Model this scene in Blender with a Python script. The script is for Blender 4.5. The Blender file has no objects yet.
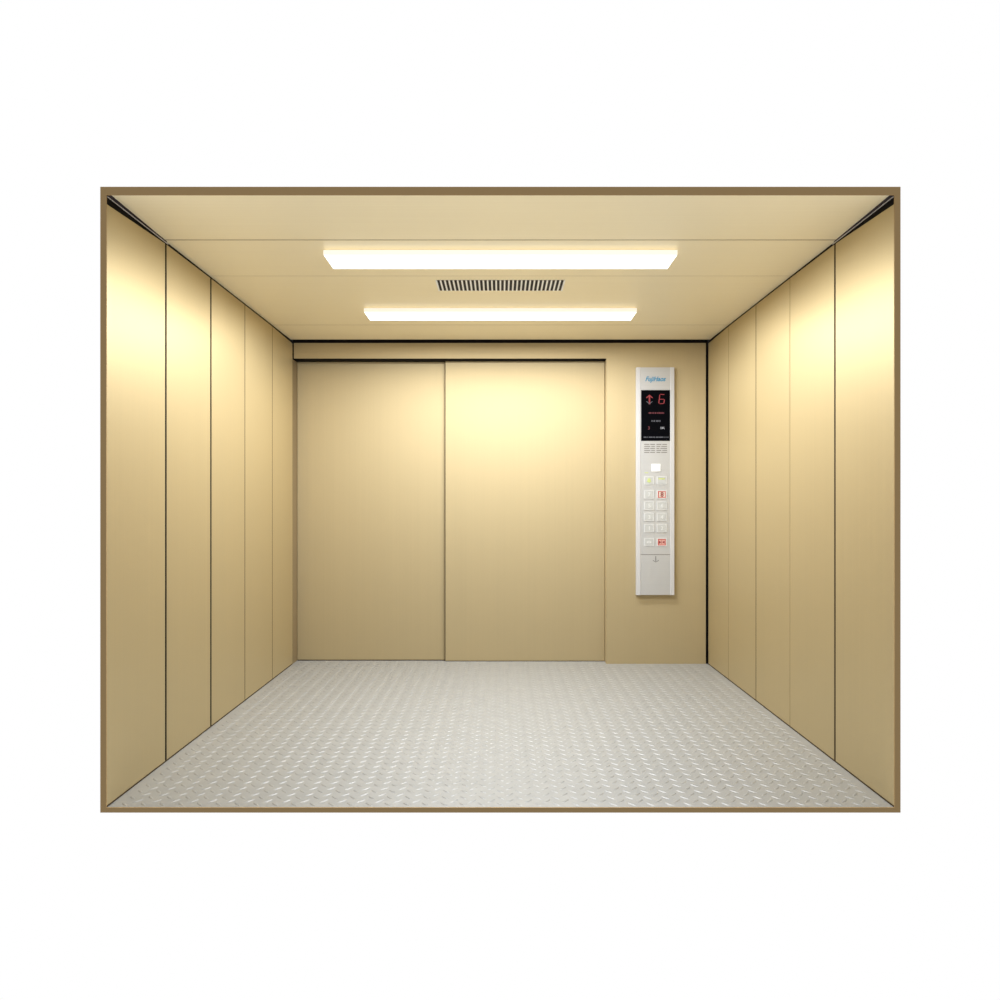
import bpy, math, random
from mathutils import Vector, Matrix

sc = bpy.context.scene
COL = sc.collection

# ------------------------------------------------------------------ sizes (metres)
ZC = 1.094            # eye height above the lift floor
W = 1.42              # half width of the car between the side walls
D0 = 2.52             # distance from the eye to the open front of the car
D1 = 4.79             # distance to the door return
CEIL = ZC + 1.115     # underside of the ceiling
TS = 0.0216           # side shell thickness
F = 700.0

def srgb(r, g, b):
    def f(c):
        c /= 255.0
        return c / 12.92 if c <= 0.04045 else ((c + 0.055) / 1.055) ** 2.4
    return (f(r), f(g), f(b), 1.0)

# ------------------------------------------------------------------ materials
def new_mat(name):
    m = bpy.data.materials.new(name); m.use_nodes = True
    nt = m.node_tree
    b = next(n for n in nt.nodes if n.type == 'BSDF_PRINCIPLED')
    return m, nt, b

def plain(name, col, rough=0.5, metal=0.0, spec=0.5):
    m, nt, b = new_mat(name)
    b.inputs['Base Color'].default_value = col
    b.inputs['Roughness'].default_value = rough
    b.inputs['Metallic'].default_value = metal
    b.inputs['Specular IOR Level'].default_value = spec
    return m

def emit(name, col, strength, base=None):
    m, nt, b = new_mat(name)
    b.inputs['Base Color'].default_value = base or (0.02, 0.02, 0.02, 1)
    b.inputs['Roughness'].default_value = 0.6
    b.inputs['Specular IOR Level'].default_value = 0.1
    b.inputs['Emission Color'].default_value = col
    b.inputs['Emission Strength'].default_value = strength
    return m

def brushed(name, col, rough, metal, scale=(110, 110, 0.5), var=0.05, bump=0.015, aniso=0.0, coat=0.0, crough=0.5):
    """metal sheet with fine brushing lines (object coordinates)"""
    m, nt, b = new_mat(name)
    N, L = nt.nodes, nt.links
    tc = N.new('ShaderNodeTexCoord')
    mp = N.new('ShaderNodeMapping'); mp.inputs['Scale'].default_value = scale
    L.new(tc.outputs['Object'], mp.inputs['Vector'])
    nz = N.new('ShaderNodeTexNoise'); nz.inputs['Scale'].default_value = 1.0
    nz.inputs['Detail'].default_value = 3.0
    L.new(mp.outputs['Vector'], nz.inputs['Vector'])
    mr = N.new('ShaderNodeMapRange')
    mr.inputs['To Min'].default_value = rough - var; mr.inputs['To Max'].default_value = rough + var
    L.new(nz.outputs['Fac'], mr.inputs['Value'])
    L.new(mr.outputs['Result'], b.inputs['Roughness'])
    bp = N.new('ShaderNodeBump'); bp.inputs['Strength'].default_value = bump * 1.5
    bp.inputs['Distance'].default_value = 0.0004
    L.new(nz.outputs['Fac'], bp.inputs['Height'])
    L.new(bp.outputs['Normal'], b.inputs['Normal'])
    hs = N.new('ShaderNodeMix'); hs.data_type = 'RGBA'
    c2 = tuple(min(1, c * 1.06) for c in col[:3]) + (1,)
    c1 = tuple(c * 0.95 for c in col[:3]) + (1,)
    hs.inputs['A'].default_value = c1; hs.inputs['B'].default_value = c2
    L.new(nz.outputs['Fac'], hs.inputs['Factor'])
    L.new(hs.outputs['Result'], b.inputs['Base Color'])
    b.inputs['Metallic'].default_value = metal
    b.inputs['Coat Weight'].default_value = coat
    b.inputs['Coat Roughness'].default_value = crough
    b.inputs['Coat IOR'].default_value = 2.0
    if aniso:
        tg = N.new('ShaderNodeCombineXYZ'); tg.inputs['Z'].default_value = 1.0
        L.new(tg.outputs['Vector'], b.inputs['Tangent'])
        b.inputs['Anisotropic'].default_value = abs(aniso)
        b.inputs['Anisotropic Rotation'].default_value = 0.25 if aniso < 0 else 0.0
    return m

GOLD = (0.515, 0.410, 0.218, 1)
M = {}
M['gold'] = brushed('gold_brushed_metal', GOLD, 0.52, 0.66, aniso=-0.6, coat=0.3, crough=0.7)
M['gold_door'] = brushed('gold_door_metal', (0.49, 0.396, 0.23, 1), 0.66, 0.5, aniso=-0.5)
M['ceil'] = brushed('champagne_ceiling', (0.975, 0.87, 0.64, 1), 0.45, 0.25, scale=(1.2, 260, 260), var=0.03, bump=0.004)
M['black'] = plain('black_rubber', (0.004, 0.003, 0.003, 1), 0.8, spec=0.1)
M['ceil_shade'] = plain('dark_edge_shade', (0.05, 0.04, 0.045, 1), 0.8, spec=0.1)
M['brown'] = plain('brown_seal', (0.055, 0.035, 0.016, 1), 0.7, spec=0.2)
M['tan'] = plain('tan_seal', (0.26, 0.19, 0.10, 1), 0.7, spec=0.2)
M['jamb'] = plain('shaded_jamb', (0.25, 0.185, 0.10, 1), 0.5, 0.2)
M['shell'] = plain('dark_shell', (0.03, 0.025, 0.02, 1), 0.8, spec=0.2)
M['frame'] = plain('bronze_frame', (0.395, 0.27, 0.132, 1), 0.8, spec=0.05)
M['bead'] = plain('pale_bead', (0.75, 0.70, 0.66, 1), 0.4, 0.3)
M['silver'] = brushed('silver_plate', (0.49, 0.49, 0.49, 1), 0.5, 0.35, scale=(1.2, 260, 300), var=0.03, bump=0.002)
M['rail'] = plain('white_silver_rail', (0.55, 0.545, 0.555, 1), 0.45, 0.15)
M['screen'] = plain('screen_glass', (0.003, 0.003, 0.004, 1), 0.9, spec=0.0)
M['red_led'] = emit('red_led', (0.75, 0.07, 0.085, 1), 0.48)
M['red_dim'] = emit('red_led_dim', (0.30, 0.04, 0.06, 1), 0.5)
M['grey_led'] = emit('grey_led', (0.30, 0.30, 0.34, 1), 0.38)
M['white_led'] = emit('white_led', (0.6, 0.6, 0.62, 1), 0.8)
M['cyan'] = plain('cyan_print', srgb(22, 128, 170), 0.5)
M['print'] = plain('dark_print', (0.12, 0.115, 0.11, 1), 0.6)
M['slot'] = plain('slot_grey', (0.20, 0.19, 0.18, 1), 0.6)
M['button'] = plain('button_white', (0.46, 0.465, 0.455, 1), 0.35)
M['bezel'] = plain('button_bezel', (0.56, 0.565, 0.56, 1), 0.3)
M['symbol'] = plain('symbol_white', (0.60, 0.605, 0.60, 1), 0.4)
M['green'] = emit('lit_green', (0.55, 0.66, 0.20, 1), 0.08, (0.44, 0.50, 0.20, 1))
M['redbtn'] = emit('lit_red_button', (0.9, 0.35, 0.30, 1), 0.12, (0.52, 0.30, 0.26, 1))
M['palebtn'] = emit('lit_pale_button', (0.9, 0.6, 0.5, 1), 0.06, (0.52, 0.43, 0.37, 1))
M['redring'] = emit('lit_red_ring', (0.75, 0.08, 0.06, 1), 0.12, (0.38, 0.06, 0.05, 1))
M['redsym'] = plain('dark_red_symbol', (0.22, 0.02, 0.02, 1), 0.5)
M['whitelamp'] = emit('white_indicator', (1, 1, 1, 1), 0.08, (0.72, 0.72, 0.71, 1))
M['lamp_body'] = plain('lamp_white_body', (0.86, 0.83, 0.76, 1), 0.5)
M['rim'] = emit('lamp_acrylic_rim', (1.0, 0.95, 0.86, 1), 0.45, (0.86, 0.83, 0.76, 1))
M['diff'] = emit('lamp_diffuser', (0.985, 0.99, 1.0, 1), 3.0, (0.9, 0.9, 0.9, 1))
M['fin'] = plain('fin_white', (0.95, 0.94, 0.92, 1), 0.4)
M['duct'] = plain('duct_dark', (0.02, 0.018, 0.02, 1), 0.8)

def floor_mat():
    m, nt, b = new_mat('tread_plate_steel')
    N, L = nt.nodes, nt.links
    tc = N.new('ShaderNodeTexCoord')
    nz = N.new('ShaderNodeTexNoise'); nz.inputs['Scale'].default_value = 14; nz.inputs['Detail'].default_value = 5
    L.new(tc.outputs['Object'], nz.inputs['Vector'])
    mx = N.new('ShaderNodeMix'); mx.data_type = 'RGBA'
    mx.inputs['A'].default_value = (0.288, 0.290, 0.288, 1)
    mx.inputs['B'].default_value = (0.352, 0.354, 0.352, 1)
    L.new(nz.outputs['Fac'], mx.inputs['Factor'])
    L.new(mx.outputs['Result'], b.inputs['Base Color'])
    b.inputs['Metallic'].default_value = 0.4
    b.inputs['Roughness'].default_value = 0.55
    return m
M['floor'] = floor_mat()

# ------------------------------------------------------------------ mesh helpers
class MB:
    def __init__(s): s.v = []; s.f = []
    def hexa(s, c):
        """8 corners: bottom 4 (ccw), top 4 (ccw)"""
        o = len(s.v); s.v += [tuple(p) for p in c]
        s.f += [tuple(o + i for i in q) for q in
                ((3, 2, 1, 0), (4, 5, 6, 7), (0, 1, 5, 4), (1, 2, 6, 5), (2, 3, 7, 6), (3, 0, 4, 7))]
        return s
    def box(s, x0, x1, y0, y1, z0, z1):
        x0, x1 = sorted((x0, x1)); y0, y1 = sorted((y0, y1)); z0, z1 = sorted((z0, z1))
        return s.hexa([(x0, y0, z0), (x1, y0, z0), (x1, y1, z0), (x0, y1, z0),
                       (x0, y0, z1), (x1, y0, z1), (x1, y1, z1), (x0, y1, z1)])
    def prism(s, pts, y0, y1):
        """outline pts (x,z), counter-clockwise seen from -y; extruded from y0 (near) to y1"""
        n = len(pts); o = len(s.v)
        s.v += [(x, y0, z) for x, z in pts] + [(x, y1, z) for x, z in pts]
        s.f.append(tuple(o + i for i in range(n)))
        s.f.append(tuple(o + n + i for i in reversed(range(n))))
        for i in range(n):
            j = (i + 1) % n
            s.f.append((o + i, o + n + i, o + n + j, o + j))
        return s
    def bar(s, p, q, w, y0, y1):
        """straight stroke from p to q (x,z)"""
        p, q = Vector(p), Vector(q); d = (q - p).normalized() * (w / 2); n = Vector((-d.y, d.x))
        return s.prism([p - d - n, q + d - n, q + d + n, p - d + n], y0, y1)
    def build(s, name, mat, parent=None, bevel=0.0, seg=2, origin=None):
        me = bpy.data.meshes.new(name)
        v = s.v
        if origin is not None:
            v = [tuple(a - b for a, b in zip(p, origin)) for p in v]
        me.from_pydata(v, [], s.f); me.update()
        me.materials.append(mat)
        ob = bpy.data.objects.new(name, me); COL.objects.link(ob)
        if origin is not None:
            ob.location = origin
        if bevel:
            bv = ob.modifiers.new('bevel', 'BEVEL'); bv.width = bevel; bv.segments = seg
            bv.limit_method = 'ANGLE'
        if parent is not None:
            ob.parent = parent
            off = Vector(parent.get('_o', (0, 0, 0)))
            ob.location = ob.location - off
            ob['_o'] = tuple(off + ob.location)
        else:
            ob['_o'] = tuple(ob.location)
        return ob

def empty(name, loc):
    e = bpy.data.objects.new(name, None); COL.objects.link(e)
    e.location = loc; e['_o'] = tuple(loc); e.empty_display_size = 0.1
    return e

def tag(o, label, cat, group=None):
    o['label'] = label; o['category'] = cat
    if group: o['group'] = group
    return o

def struct(o, label=None, cat=None):
    o['kind'] = 'structure'
    if label: o['label'] = label
    if cat: o['category'] = cat
    return o

def text_mesh(name, s, size, x, y, z, mat, parent, shear=0.0, width=None, bold=0.0, depth=0.0008, label=None):
    """lettering as a solid mesh standing upright, centred on (x, z), its face towards -y"""
    cu = bpy.data.curves.new(name, 'FONT'); cu.body = s; cu.size = size
    cu.extrude = depth; cu.shear = shear; cu.offset = bold
    cu.align_x = 'CENTER'; cu.align_y = 'CENTER'
    tmp = bpy.data.objects.new(name + '_tmp', cu); COL.objects.link(tmp)
    dg = bpy.context.evaluated_depsgraph_get()
    me = bpy.data.meshes.new_from_object(tmp.evaluated_get(dg))
    bpy.data.objects.remove(tmp); bpy.data.curves.remove(cu)
    xs = [v.co.x for v in me.vertices]; ys = [v.co.y for v in me.vertices]
    cx, cy = (min(xs) + max(xs)) / 2, (min(ys) + max(ys)) / 2
    kx = (width / (max(xs) - min(xs))) if width else 1.0
    for v in me.vertices:
        v.co = Vector(((v.co.x - cx) * kx, -v.co.z, v.co.y - cy))
    me.materials.clear(); me.materials.append(mat)
    ob = bpy.data.objects.new(name, me); COL.objects.link(ob); me.name = name
    ob.parent = parent
    off = Vector(parent.get('_o', (0, 0, 0)))
    ob.location = Vector((x, y, z)) - off
    ob['_o'] = (x, y, z)
    if label: ob['label'] = label
    return ob

# ------------------------------------------------------------------ joints between the wall panels
JY = [F * W / o for o in (334.5, 289.5, 255.5, 228.0)]         # distances of the four joints
BACK = 4.779
EDGES = [D0 + 0.006] + JY + [BACK]
TOPS = [ZC + 1.0817, ZC + 1.1030, ZC + 1.1060, ZC + 1.1060, ZC + 1.1050, ZC + 1.0960]

def side_wall(sgn, name, widths, mats, label):
    root = MB().box(sgn * (W + 0.010), sgn * (W + TS), D0 + 0.006, 5.02, -0.018, CEIL + 0.028).build(name, M['shell'])
    struct(root, label, 'wall')
    for i in range(5):
        g0 = widths[i - 1] / 2 if i else 0.0
        g1 = widths[i] / 2 if i < 4 else 0.0
        y0, y1 = EDGES[i] + g0, EDGES[i + 1] - g1
        a, b = sgn * W, sgn * (W + 0.010)
        z = 0.006
        c = [(min(a, b), y0, z), (max(a, b), y0, z), (max(a, b), y1, z), (min(a, b), y1, z)]
        t = [(min(a, b), y0, TOPS[i]), (max(a, b), y0, TOPS[i]), (max(a, b), y1, TOPS[i + 1]), (min(a, b), y1, TOPS[i + 1])]
        MB().hexa(c + t).build('wall_panel', M['gold'], root)
    for i in range(4):
        MB().box(sgn * (W + 0.0006), sgn * (W + 0.010), JY[i] - widths[i] / 2, JY[i] + widths[i] / 2, 0.006,
                 TOPS[i + 1] - 0.002).build('joint_strip', mats[i], root)
    # dark cove above the panels and dark seal at the foot of the wall
    MB().box(sgn * (W + 0.0015), sgn * (W + 0.010), D0 + 0.006, BACK, ZC + 1.078, CEIL).build('cove_strip', M['black'], root)
    MB().box(sgn * (W - 0.001), sgn * (W + 0.010), D0 + 0.006, BACK, 0.0, 0.006).build('floor_seal', M['brown'], root)
    # pale bead in the cove over the front panel
    zb0, zb1 = CEIL - 0.006, CEIL - 0.004
    MB().box(sgn * (W - 0.0015), sgn * (W + 0.003), D0 + 0.01, JY[0] + 0.02, zb0, zb1 + 0.0005).build('cove_bead', M['bead'], root)
    return root

side_wall(-1, 'wall_left', (0.015, 0.016, 0.009, 0.008), (M['black'], M['black'], M['brown'], M['brown']),
          'left wall of the lift car in five brushed gold metal panels')
side_wall(1, 'wall_right', (0.015, 0.007, 0.009, 0.008), (M['brown'], M['tan'], M['brown'], M['tan']),
          'right wall of the lift car in five brushed gold metal panels')

# ------------------------------------------------------------------ ceiling
ce = MB().box(-W - 0.010, W + 0.010, D0 + 0.006, 4.745, CEIL + 0.006, CEIL + 0.028).build('ceiling', M['shell'])
struct(ce, 'champagne gold panelled lift ceiling with two light bars and a vent', 'ceiling')
CJ = [F * 1.115 / o for o in (264.0, 228.0, 179.0)]
CE = [D0 + 0.006] + CJ + [4.745]
cw = (0.009, 0.004, 0.006)
for i in range(4):
    g0 = cw[i - 1] / 2 if i else 0
    g1 = cw[i] / 2 if i < 3 else 0
    MB().box(-W - 0.0015, W + 0.0015, CE[i] + g0, CE[i + 1] - g1, CEIL, CEIL + 0.006).build('ceiling_panel', M['ceil'], ce)
for i in range(3):
    MB().box(-W, W, CJ[i] - cw[i] / 2, CJ[i] + cw[i] / 2, CEIL + 0.0006, CEIL + 0.006).build(
        'joint_strip', M['tan'], ce)

# painted shade: dark taper along both sides of the front ceiling panel
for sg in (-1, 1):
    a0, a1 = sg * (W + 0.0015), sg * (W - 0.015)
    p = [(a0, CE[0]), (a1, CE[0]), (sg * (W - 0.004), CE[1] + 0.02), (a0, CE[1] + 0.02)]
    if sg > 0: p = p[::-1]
    MB().hexa([(x, y, CEIL - 0.0008) for x, y in p] + [(x, y, CEIL - 0.0001) for x, y in p]).build('edge_shade', M['ceil_shade'], ce)

# ------------------------------------------------------------------ floor: steel tread plate, raised lozenges at alternating diagonals
fl = MB().box(-W - 0.010, W + 0.010, D0 + 0.006, 5.02, -0.018, 0.0)
random.seed(4)
PX, PY = 0.0685, 0.0568
def lozenge(cx, cy, ang):
    ca, sa = math.cos(ang), math.sin(ang)
    def T(u, v, z): return (cx + u * ca - v * sa, cy + u * sa + v * ca, z)
    ang += random.uniform(-0.09, 0.09); L_, w_, h_ = 0.0215, 0.0056, 0.0019
    o = len(fl.v)
    base = [(-L_, 0), (-L_ * .45, -w_), (L_ * .45, -w_), (L_, 0), (L_ * .45, w_), (-L_ * .45, w_)]
    top = [(-L_ * .55, 0), (-L_ * .3, -w_ * .4), (L_ * .3, -w_ * .4), (L_ * .55, 0), (L_ * .3, w_ * .4), (-L_ * .3, w_ * .4)]
    for u, v in base: fl.v.append(T(u, v, 0.0))
    for u, v in top: fl.v.append(T(u, v, h_))
    for i in range(6):
        j = (i + 1) % 6
        fl.f.append((o + i, o + j, o + 6 + j, o + 6 + i))
    fl.f.append(tuple(o + 6 + i for i in range(6)))
nx, ny = int(2 * W / PX) + 1, int((4.87 - D0) / PY) + 1
for r in range(ny):
    for c in range(-nx // 2, nx // 2 + 1):
        for k in (0, 1):
            x = c * PX + k * PX / 2; y = D0 + 0.03 + r * PY + k * PY / 2
            if abs(x) < W - 0.018 and y < 4.87:
                lozenge(x, y, math.radians(-45 if k == 0 else 45))
flo = fl.build('floor', M['floor'])
struct(flo, 'grey steel tread plate floor with raised diagonal lozenges', 'floor')

# ------------------------------------------------------------------ door return: header and right column in one L-shaped sheet
SB = F / D1                                                # pixels per metre at the return
def bx(px): return (px - 500) / SB
def bz(py): return ZC - (py - 504) / SB
XJ = bx(606); XR = bx(705.4); ZH = bz(358.5); ZT = bz(343.0)
bw = MB().box(-W - 0.010, W + 0.010, 4.96, 5.02, 0.0, CEIL + 0.028).build('wall_back', M['shell'])
struct(bw, 'gold front wall of the lift with door header and right column', 'wall')
MB().prism([(bx(293.4), ZH), (XJ, ZH), (XJ, 0.0), (XR, 0.0), (XR, ZT), (bx(293.4), ZT)], D1, D1 + 0.03).build('return_panel', M['gold_door'], bw)
MB().box(bx(292), XJ, D1 + 0.001, 4.96, ZH - 0.004, ZH - 0.0004).build('header_seal', M['black'], bw)
MB().box(XR, W + 0.0015, D1 + 0.004, D1 + 0.03, 0.0, CEIL).build('corner_strip', M['black'], bw)
MB().box(-W - 0.0015, bx(293.4), D1 + 0.002, D1 + 0.03, ZH - 0.004, CEIL).build('corner_strip', M['black'], bw)
MB().box(-W, W, D1 + 0.004, D1 + 0.03, ZT, CEIL + 0.02).build('top_strip', M['black'], bw)
MB().box(XJ, XJ + 0.01, D1 + 0.03, 4.96, 0.0, ZH).build('door_jamb', M['gold_door'], bw)
MB().box(-W - 0.010, -W - 0.0005, 4.782, 4.96, 0.0, ZH - 0.004).build('door_jamb', M['jamb'], bw)  # recess shading put into the colour, browner than the gold jamb

# ------------------------------------------------------------------ doors: two sliding leaves, the right one in front of the left
YR, YL = 4.866, 4.889
XM = (445 - 500) * YR / F
zt = ZH + 0.05
d1 = MB().box(-W + 0.001, XM + 0.06, YL, YL + 0.02, 0.006, zt).build('door_1', M['gold_door'], bevel=0.002)
struct(d1, 'left gold sliding lift door leaf, set behind the other leaf', 'door')
MB().box(-W + 0.004, XM, YL + 0.002, YL + 0.018, 0.0, 0.006).build('bottom_seal', M['brown'], d1)
d2 = MB().box(XM, XJ - 0.002, YR, YR + 0.02, 0.004, zt).build('door_2', M['gold_door'], bevel=0.002)
struct(d2, 'right gold sliding lift door leaf, beside the column with the buttons', 'door')
MB().box(XM, XJ - 0.002, YR + 0.002, YR + 0.018, 0.0, 0.004).build('bottom_seal', M['brown'], d2)
MB().box(XM - 0.005, XM, YR + 0.001, YR + 0.02, 0.004, zt).build('edge_shade', M['brown'], d2)  # dark strip painting the shade where the right leaf overlaps the left

# ------------------------------------------------------------------ front frame of the car
y0, y1 = D0 + 0.002, D0 + 0.006
XO = W + TS
zt0, zt1 = CEIL - 0.0015, CEIL + 0.028
struct(MB().box(-XO, -W, y0, y1, 0.0, zt0).build('trim_1', M['frame']), 'left bronze edge of the open lift front', 'trim')
struct(MB().box(W, XO, y0, y1, 0.0, zt0).build('trim_2', M['frame']), 'right bronze edge of the open lift front', 'trim')
struct(MB().box(-XO, XO, y0, y1, zt0, zt1).build('trim_3', M['frame']), 'top bronze edge of the open lift front', 'trim')
struct(MB().box(-XO, XO, y0, y1, -0.018, 0.0).build('trim_4', M['frame']), 'bottom bronze edge of the open lift front', 'trim')

# ------------------------------------------------------------------ ceiling light bars
LAMP_W, LAMP_C, SPREAD = 49.0, (0.935, 0.97, 1.0), 180
def light_bar(yn, yf, label):
    hl = 0.771; zb = ZC + 1.084
    e = empty('ceiling_light', (0, (yn + yf) / 2, CEIL))
    tag(e, label, 'light', 'light bars on the lift ceiling')
    MB().box(-hl + 0.02, hl - 0.02, yn + 0.02, yf - 0.02, zb + 0.022, CEIL).build('housing', M['lamp_body'], e)
    rim = MB()
    for q in ((-hl, hl, yn, yn + 0.003), (-hl, hl, yf - 0.003, yf), (-hl, -hl + 0.003, yn + 0.003, yf - 0.003), (hl - 0.003, hl, yn + 0.003, yf - 0.003)):
        rim.box(*q, zb, zb + 0.010)
    rim.box(-hl, hl, yn, yf, zb + 0.010, zb + 0.022)
    rim.build('rim', M['rim'], e)
    MB().box(-hl + 0.003, hl - 0.003, yn + 0.003, yf - 0.003, zb + 0.0005, zb + 0.010).build('diffuser', M['diff'], e)
    la = bpy.data.lights.new('lamp', 'AREA'); la.shape = 'RECTANGLE'        # the prismatic cover throws its light mostly downwards
    la.size = 2 * hl - 0.02; la.size_y = yf - yn - 0.02
    la.energy = LAMP_W; la.color = LAMP_C; la.spread = math.radians(SPREAD)
    lo = bpy.data.objects.new('lamp', la); COL.objects.link(lo); lo.parent = e
    lo.location = (0, 0, zb - 0.001 - CEIL)
    return e
light_bar(3.048, 3.229, 'glowing light bar nearer the open front, ahead of the ceiling vent')
light_bar(3.954, 4.137, 'glowing light bar behind the ceiling vent, close to the door header')

# ------------------------------------------------------------------ ceiling vent
vy0, vy1, vx = 3.485, 3.654, 0.3195
ve = empty('ceiling_vent', (0, (vy0 + vy1) / 2, CEIL))
tag(ve, 'narrow ceiling vent with dark slots between white fins, between the two light bars', 'vent')
MB().box(-vx, vx, vy0, vy1, CEIL - 0.0012, CEIL - 0.0002).build('backing', M['duct'], ve)
gr = MB(); n = 30; p = 2 * vx / n
for i in range(n + 1):
    x = -vx + i * p
    gr.box(x - 0.0042, x + 0.0042, vy0, vy1, CEIL - 0.004, CEIL - 0.0012)
gr.build('grille', M['fin'], ve)

# ------------------------------------------------------------------ control panel
YC = 4.760                                # face of the panel
SP = F / YC
def cx(px): return (px - 500) / SP
def cz(py): return ZC - (py - 504) / SP
cp = empty('control_panel', (cx(655), D1, cz(596)))
tag(cp, 'tall silver lift control panel with black display and two columns of buttons', 'control panel')
body = MB().box(cx(637), cx(673), YC + 0.004, D1 - 0.0003, cz(594.8), cz(367.4)).build('back_box', M['silver'], cp)
for a, b in ((636, 640.2), (669.8, 674)):
    MB().box(cx(a), cx(b), YC - 0.002, D1 - 0.0003, cz(595.2), cz(367.2)).build('side_rail', M['rail'], cp, bevel=0.0025, seg=3)
face = MB().box(cx(640.2), cx(669.8), YC, YC + 0.004, cz(554.3), cz(367.4)).build('faceplate', M['silver'], cp)
cover = MB().box(cx(640.2), cx(669.8), YC, YC + 0.004, cz(594.9), cz(555.0)).build('service_cover', M['silver'], cp)
MB().box(cx(640.2), cx(669.8), YC + 0.001, YC + 0.004, cz(555.0), cz(554.3)).build('seam', M['slot'], cp)
text_mesh('logo', 'FujiHaos', 0.045, cx(655.2), YC - 0.0008, cz(379.7), M['cyan'], face, shear=0.35, width=20.5 / SP, bold=0.0008,
          label='cyan slanted lettering')

# display
scr = MB().box(cx(640.7), cx(669.6), YC - 0.0015, YC - 0.0001, cz(440.9), cz(390.1)).build('display_screen', M['screen'], cp)
scr['label'] = 'black display with red and white characters'
SY = YC - 0.0015; A, B = SY - 0.0007, SY - 0.0001
ar = MB()
ar.bar((cx(649), cz(396.2)), (cx(649), cz(403.6)), 1.5 / SP, A, B)
ar.bar((cx(649), cz(395.4)), (cx(651.7), cz(397.6)), 1.0 / SP, A - .0001, B)
ar.bar((cx(649), cz(395.4)), (cx(646.3), cz(397.6)), 1.0 / SP, A - .0002, B)
ar.build('direction_arrow', M['red_led'], scr)
a2 = MB()
a2.bar((cx(649), cz(403.9)), (cx(651.6), cz(401.6)), 0.7 / SP, A - .0003, B)
a2.bar((cx(649), cz(403.9)), (cx(646.4), cz(401.6)), 0.7 / SP, A - .0004, B)
a2.build('direction_arrow', M['grey_led'], scr)
dg = MB()
for k, (p, q, w) in enumerate((((660.2, 394.3), (663.5, 394.6), .65), ((659.2, 395.2), (658.9, 398.9), .85), ((658.7, 399.7), (658.4, 402.9), .9),
                ((659.6, 399.3), (663.1, 399.3), .65), ((663.9, 400.0), (663.5, 402.8), .9), ((659.3, 403.8), (662.9, 403.5), .65))):
    dg.bar((cx(p[0]), cz(p[1])), (cx(q[0]), cz(q[1])), w / SP, A - .00005 * k, B)
dg.build('floor_digit', M['red_led'], scr)

def marks(x0, x1, py, h, pattern, mat, name, parent, ya, yb):
    """a line of lettering too small to read: strokes of uneven length"""
    m = MB(); tot = sum(a + g for a, g in pattern); x = x0
    for a, g in pattern:
        w = a / tot * (x1 - x0)
        m.box(cx(x), cx(x + w), ya, yb, cz(py + h / 2), cz(py - h / 2))
        x += w + g / tot * (x1 - x0)
    return m.build(name, mat, parent)
marks(648.2, 663.6, 413.0, 1.5, [(3, .6), (1, .5), (1.2, .8), (2, .9), (1, .5), (3, .4), (2, .4), (1, 0)], M['red_dim'], 'red_message', scr, A, B)
marks(651.0, 660.0, 421.0, 1.7, [(1, .5), (.5, .5), (1.2, 1.0), (1.6, .4), (.7, .5), (1, 0)], M['grey_led'], 'white_message', scr, A, B)
marks(643.2, 668.0, 437.2, 1.1, [(3, .6), (.8, .8), (4, .5), (2, .7), (3, .4), (4, .6), (1, 1), (1, 1), (1, 0)], M['grey_led'], 'notice_line', scr, A, B)
text_mesh('red_character', '3', 0.030, cx(648.4), SY - 0.0008, cz(428.0), M['red_dim'], scr, bold=0.0008, depth=.0004)
text_mesh('white_character', 'IK', 0.022, cx(662.4), SY - 0.0008, cz(428.0), M['white_led'], scr, width=4.4 / SP, bold=0.0002, depth=.0004)

# intercom slots under the display
FA, FB = YC - 0.0006, YC - 0.0001
sl = MB()
for i in range(5):
    py = 444.4 + i * 2.0
    for a, b in ((643.8, 649.0 + (i % 2)), (649.8 + (i % 2), 654.6), (656.0, 661.0 - (i % 3)), (661.8 - (i % 3), 666.6)):
        sl.box(cx(a), cx(b), FA, FB, cz(py + .45), cz(py - .45))
sl.build('intercom_slots', M['slot'], cp)
il = MB().box(cx(651), cx(660), YC - 0.004, YC - 0.0001, cz(471.6), cz(463.9)).build('indicator_light', M['whitelamp'], cp, bevel=0.0005)
il['label'] = 'plain white square light'

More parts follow.
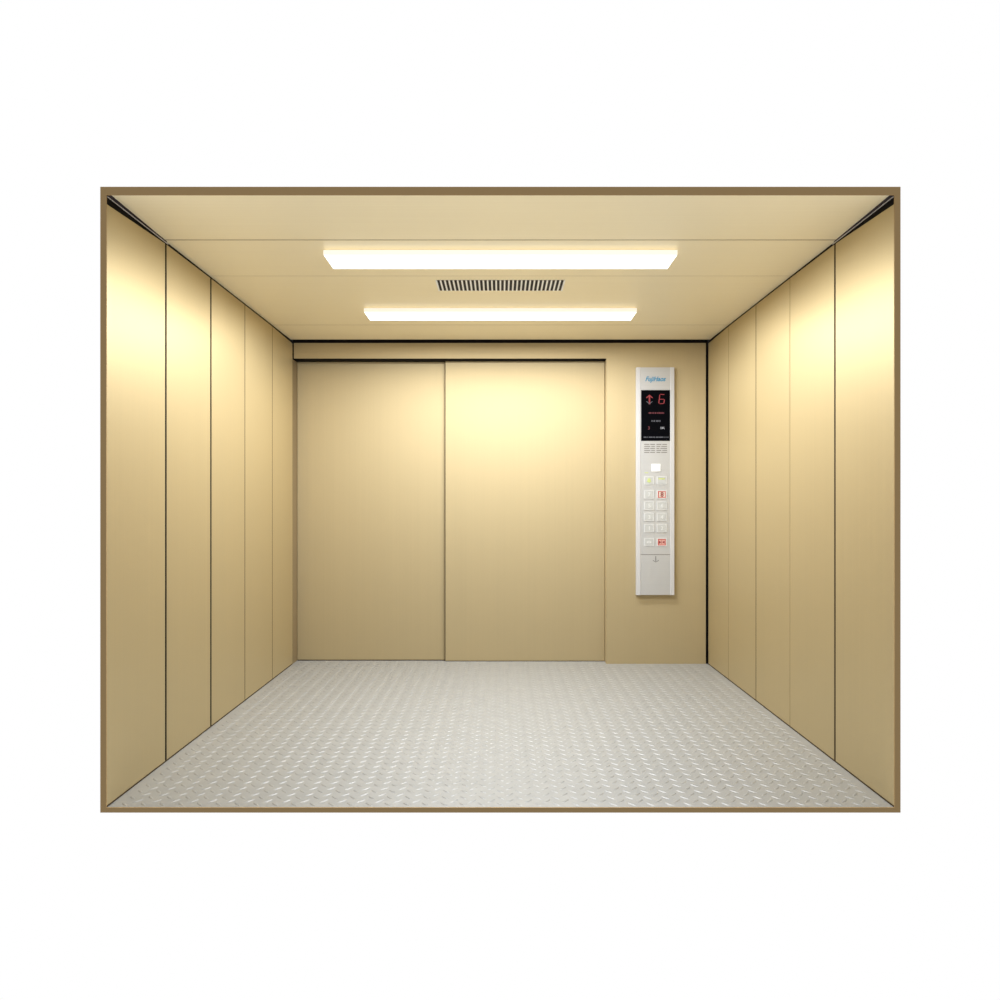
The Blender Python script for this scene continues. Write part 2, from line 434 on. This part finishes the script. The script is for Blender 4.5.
# push buttons
rows = ((476.2, 484.6), (490.2, 498.7), (501.4, 509.9), (512.8, 521.2), (524.0, 532.4), (538.0, 546.3))
cols = ((643.6, 653.6), (656.2, 666.3))
glyph = {(1, 0): '7', (1, 1): '8', (2, 0): '5', (2, 1): '6', (3, 0): '3', (3, 1): '4', (4, 0): '1', (4, 1): '2'}
def button(r, c):
    (t, b), (l, rr) = rows[r], cols[c]
    red = (r, c) in ((1, 1), (5, 1))
    bz_ = MB()
    for q in ((l, l + 1.2, t, b), (rr - 1.0, rr, t, b), (l + 1.2, rr - 1.0, t, t + .9), (l + 1.2, rr - 1.0, b - .9, b)):
        bz_.box(cx(q[0]), cx(q[1]), YC - 0.003, YC - 0.0001, cz(q[3]), cz(q[2]))
    bt = MB().box(cx(l + 1.3), cx(rr - 1.1), YC - 0.0022, YC - 0.0001, cz(b - 1.0), cz(t + 1.0)).build(
        'button', (M['palebtn'] if r == 1 else M['redbtn']) if red else M['button'], cp, bevel=0.001)
    bz_.build('bezel', M['bezel'], bt)
    if red:
        rg = MB()
        for q in ((l + 1.2, l + 2.0, t + .9, b - .9), (rr - 1.6, rr - 1.0, t + .9, b - .9), (l + 2.0, rr - 1.6, t + .9, t + 1.6), (l + 2.0, rr - 1.6, b - 1.6, b - .9)):
            rg.box(cx(q[0]), cx(q[1]), YC - 0.0031, YC - 0.002, cz(q[3]), cz(q[2]))
        rg.build('lit_ring', M['redring'], bt)
    mx, my = (l + rr) / 2, (t + b) / 2
    YA, YB = YC - 0.0032, YC - 0.0021
    if (r, c) in glyph:
        text_mesh('number', glyph[(r, c)], 0.042 if red else 0.036, cx(mx + .3), YC - 0.0027, cz(my), M['redsym'] if red else M['symbol'], bt, bold=0.0008, depth=.0005)
        if red: bt['label'] = 'floor button glowing red'
    elif r == 5:
        s = MB(); k = 1 if c == 0 else -1
        o = 1.7
        for sg in (-1, 1):
            tip = mx + sg * (o + 1.1 * k); basex = mx + sg * (o - 1.1 * k)
            pts = [(cx(tip), cz(my)), (cx(basex), cz(my - 1.5)), (cx(basex), cz(my + 1.5))]
            area = sum(pts[i][0] * pts[(i + 1) % 3][1] - pts[(i + 1) % 3][0] * pts[i][1] for i in range(3))
            s.prism(pts if area > 0 else pts[::-1], YA, YB)
        s.box(cx(mx - .2), cx(mx + .2), YA, YB, cz(my + 1.7), cz(my - 1.7))
        s.build('arrows', M['redsym'] if red else M['symbol'], bt)
        bt['label'] = 'door close button glowing red' if red else 'door open button'
    elif c == 0:
        s = MB()      # bell
        pts = [(-2.4, 1.6), (2.4, 1.6), (1.7, .6), (1.5, -1.0), (.8, -2.1), (-.8, -2.1), (-1.5, -1.0), (-1.7, .6)]
        s.prism([(cx(mx + a), cz(my + b_)) for a, b_ in pts], YA, YB)
        s.box(cx(mx - .6), cx(mx + .6), YA, YB, cz(my + 2.6), cz(my + 1.9))
        s.build('bell_symbol', M['green'], bt); bt['label'] = 'alarm button with green bell'
    else:
        s = MB()
        s.box(cx(mx - 3.2), cx(mx + 3.0), YA, YB, cz(my - .9), cz(my - 2.3))
        s.build('green_bar', M['green'], bt); bt['label'] = 'button with green bar'
for r in range(len(rows)):
    for c in (0, 1):
        button(r, c)
mk = MB()
mk.box(cx(642.2 + 2), cx(648), FA, FB, cz(473.2), cz(472.4))
mk.build('green_mark', M['green'], face)
am = MB()
am.bar((cx(655.4), cz(556.6)), (cx(655.4), cz(560.6)), 0.7 / SP, FA, FB)
am.bar((cx(655.4), cz(562.0)), (cx(658.2), cz(560.4)), 0.5 / SP, FA - .0001, FB)
am.bar((cx(655.4), cz(562.0)), (cx(652.6), cz(560.4)), 0.5 / SP, FA - .0002, FB)
am.build('arrow_mark', M['print'], cover)

for o in bpy.data.objects:
    if '_o' in o: del o['_o']

# ------------------------------------------------------------------ surroundings: a bright white studio ahead, dimmer behind the eye
w = bpy.data.worlds.new('studio'); sc.world = w; w.use_nodes = True
nt = w.node_tree; N, L = nt.nodes, nt.links
bg = next(n for n in N if n.type == 'BACKGROUND')
tc = N.new('ShaderNodeTexCoord'); sp = N.new('ShaderNodeSeparateXYZ')
L.new(tc.outputs['Generated'], sp.inputs['Vector'])
r1 = N.new('ShaderNodeValToRGB')
r1.color_ramp.elements[0].position = 0.42; r1.color_ramp.elements[0].color = (0, 0, 0, 1)
r1.color_ramp.elements[1].position = 0.62; r1.color_ramp.elements[1].color = (1, 1, 1, 1)
mr = N.new('ShaderNodeMapRange'); mr.inputs['From Min'].default_value = -1; mr.inputs['From Max'].default_value = 1
L.new(sp.outputs['Y'], mr.inputs['Value']); L.new(mr.outputs['Result'], r1.inputs['Fac'])
# invented surroundings behind the eye: bright below to fill ceiling and walls, dim above
r2 = N.new('ShaderNodeValToRGB')
r2.color_ramp.elements[0].position = 0.40; r2.color_ramp.elements[0].color = (1.0, 0.995, 0.98, 1)
r2.color_ramp.elements[1].position = 0.60; r2.color_ramp.elements[1].color = (0.16, 0.16, 0.16, 1)
mz = N.new('ShaderNodeMapRange'); mz.inputs['From Min'].default_value = -1; mz.inputs['From Max'].default_value = 1
L.new(sp.outputs['Z'], mz.inputs['Value']); L.new(mz.outputs['Result'], r2.inputs['Fac'])
mx = N.new('ShaderNodeMix'); mx.data_type = 'RGBA'
mx.inputs['B'].default_value = (1, 1, 1, 1)
L.new(r1.outputs['Color'], mx.inputs['Factor']); L.new(r2.outputs['Color'], mx.inputs['A'])
L.new(mx.outputs['Result'], bg.inputs['Color'])
bg.inputs['Strength'].default_value = 1.0

# ------------------------------------------------------------------ camera
cam = bpy.data.cameras.new('camera'); co = bpy.data.objects.new('camera', cam); COL.objects.link(co)
co.location = (0, 0, ZC); co.rotation_euler = (math.radians(90), 0, 0)
cam.sensor_width = 36; cam.lens = 36 * F / 1000; cam.shift_y = 0.004; cam.shift_x = -0.0004
cam.clip_start = 0.05
sc.camera = co

vs = sc.view_settings
sc.display_settings.display_device = 'sRGB'
vs.view_transform = 'Standard'; vs.look = 'None'; vs.gamma = 1.0; vs.use_curve_mapping = False
vs.exposure = 0.0
sc.cycles.max_bounces = 16; sc.cycles.glossy_bounces = 12; sc.cycles.diffuse_bounces = 8
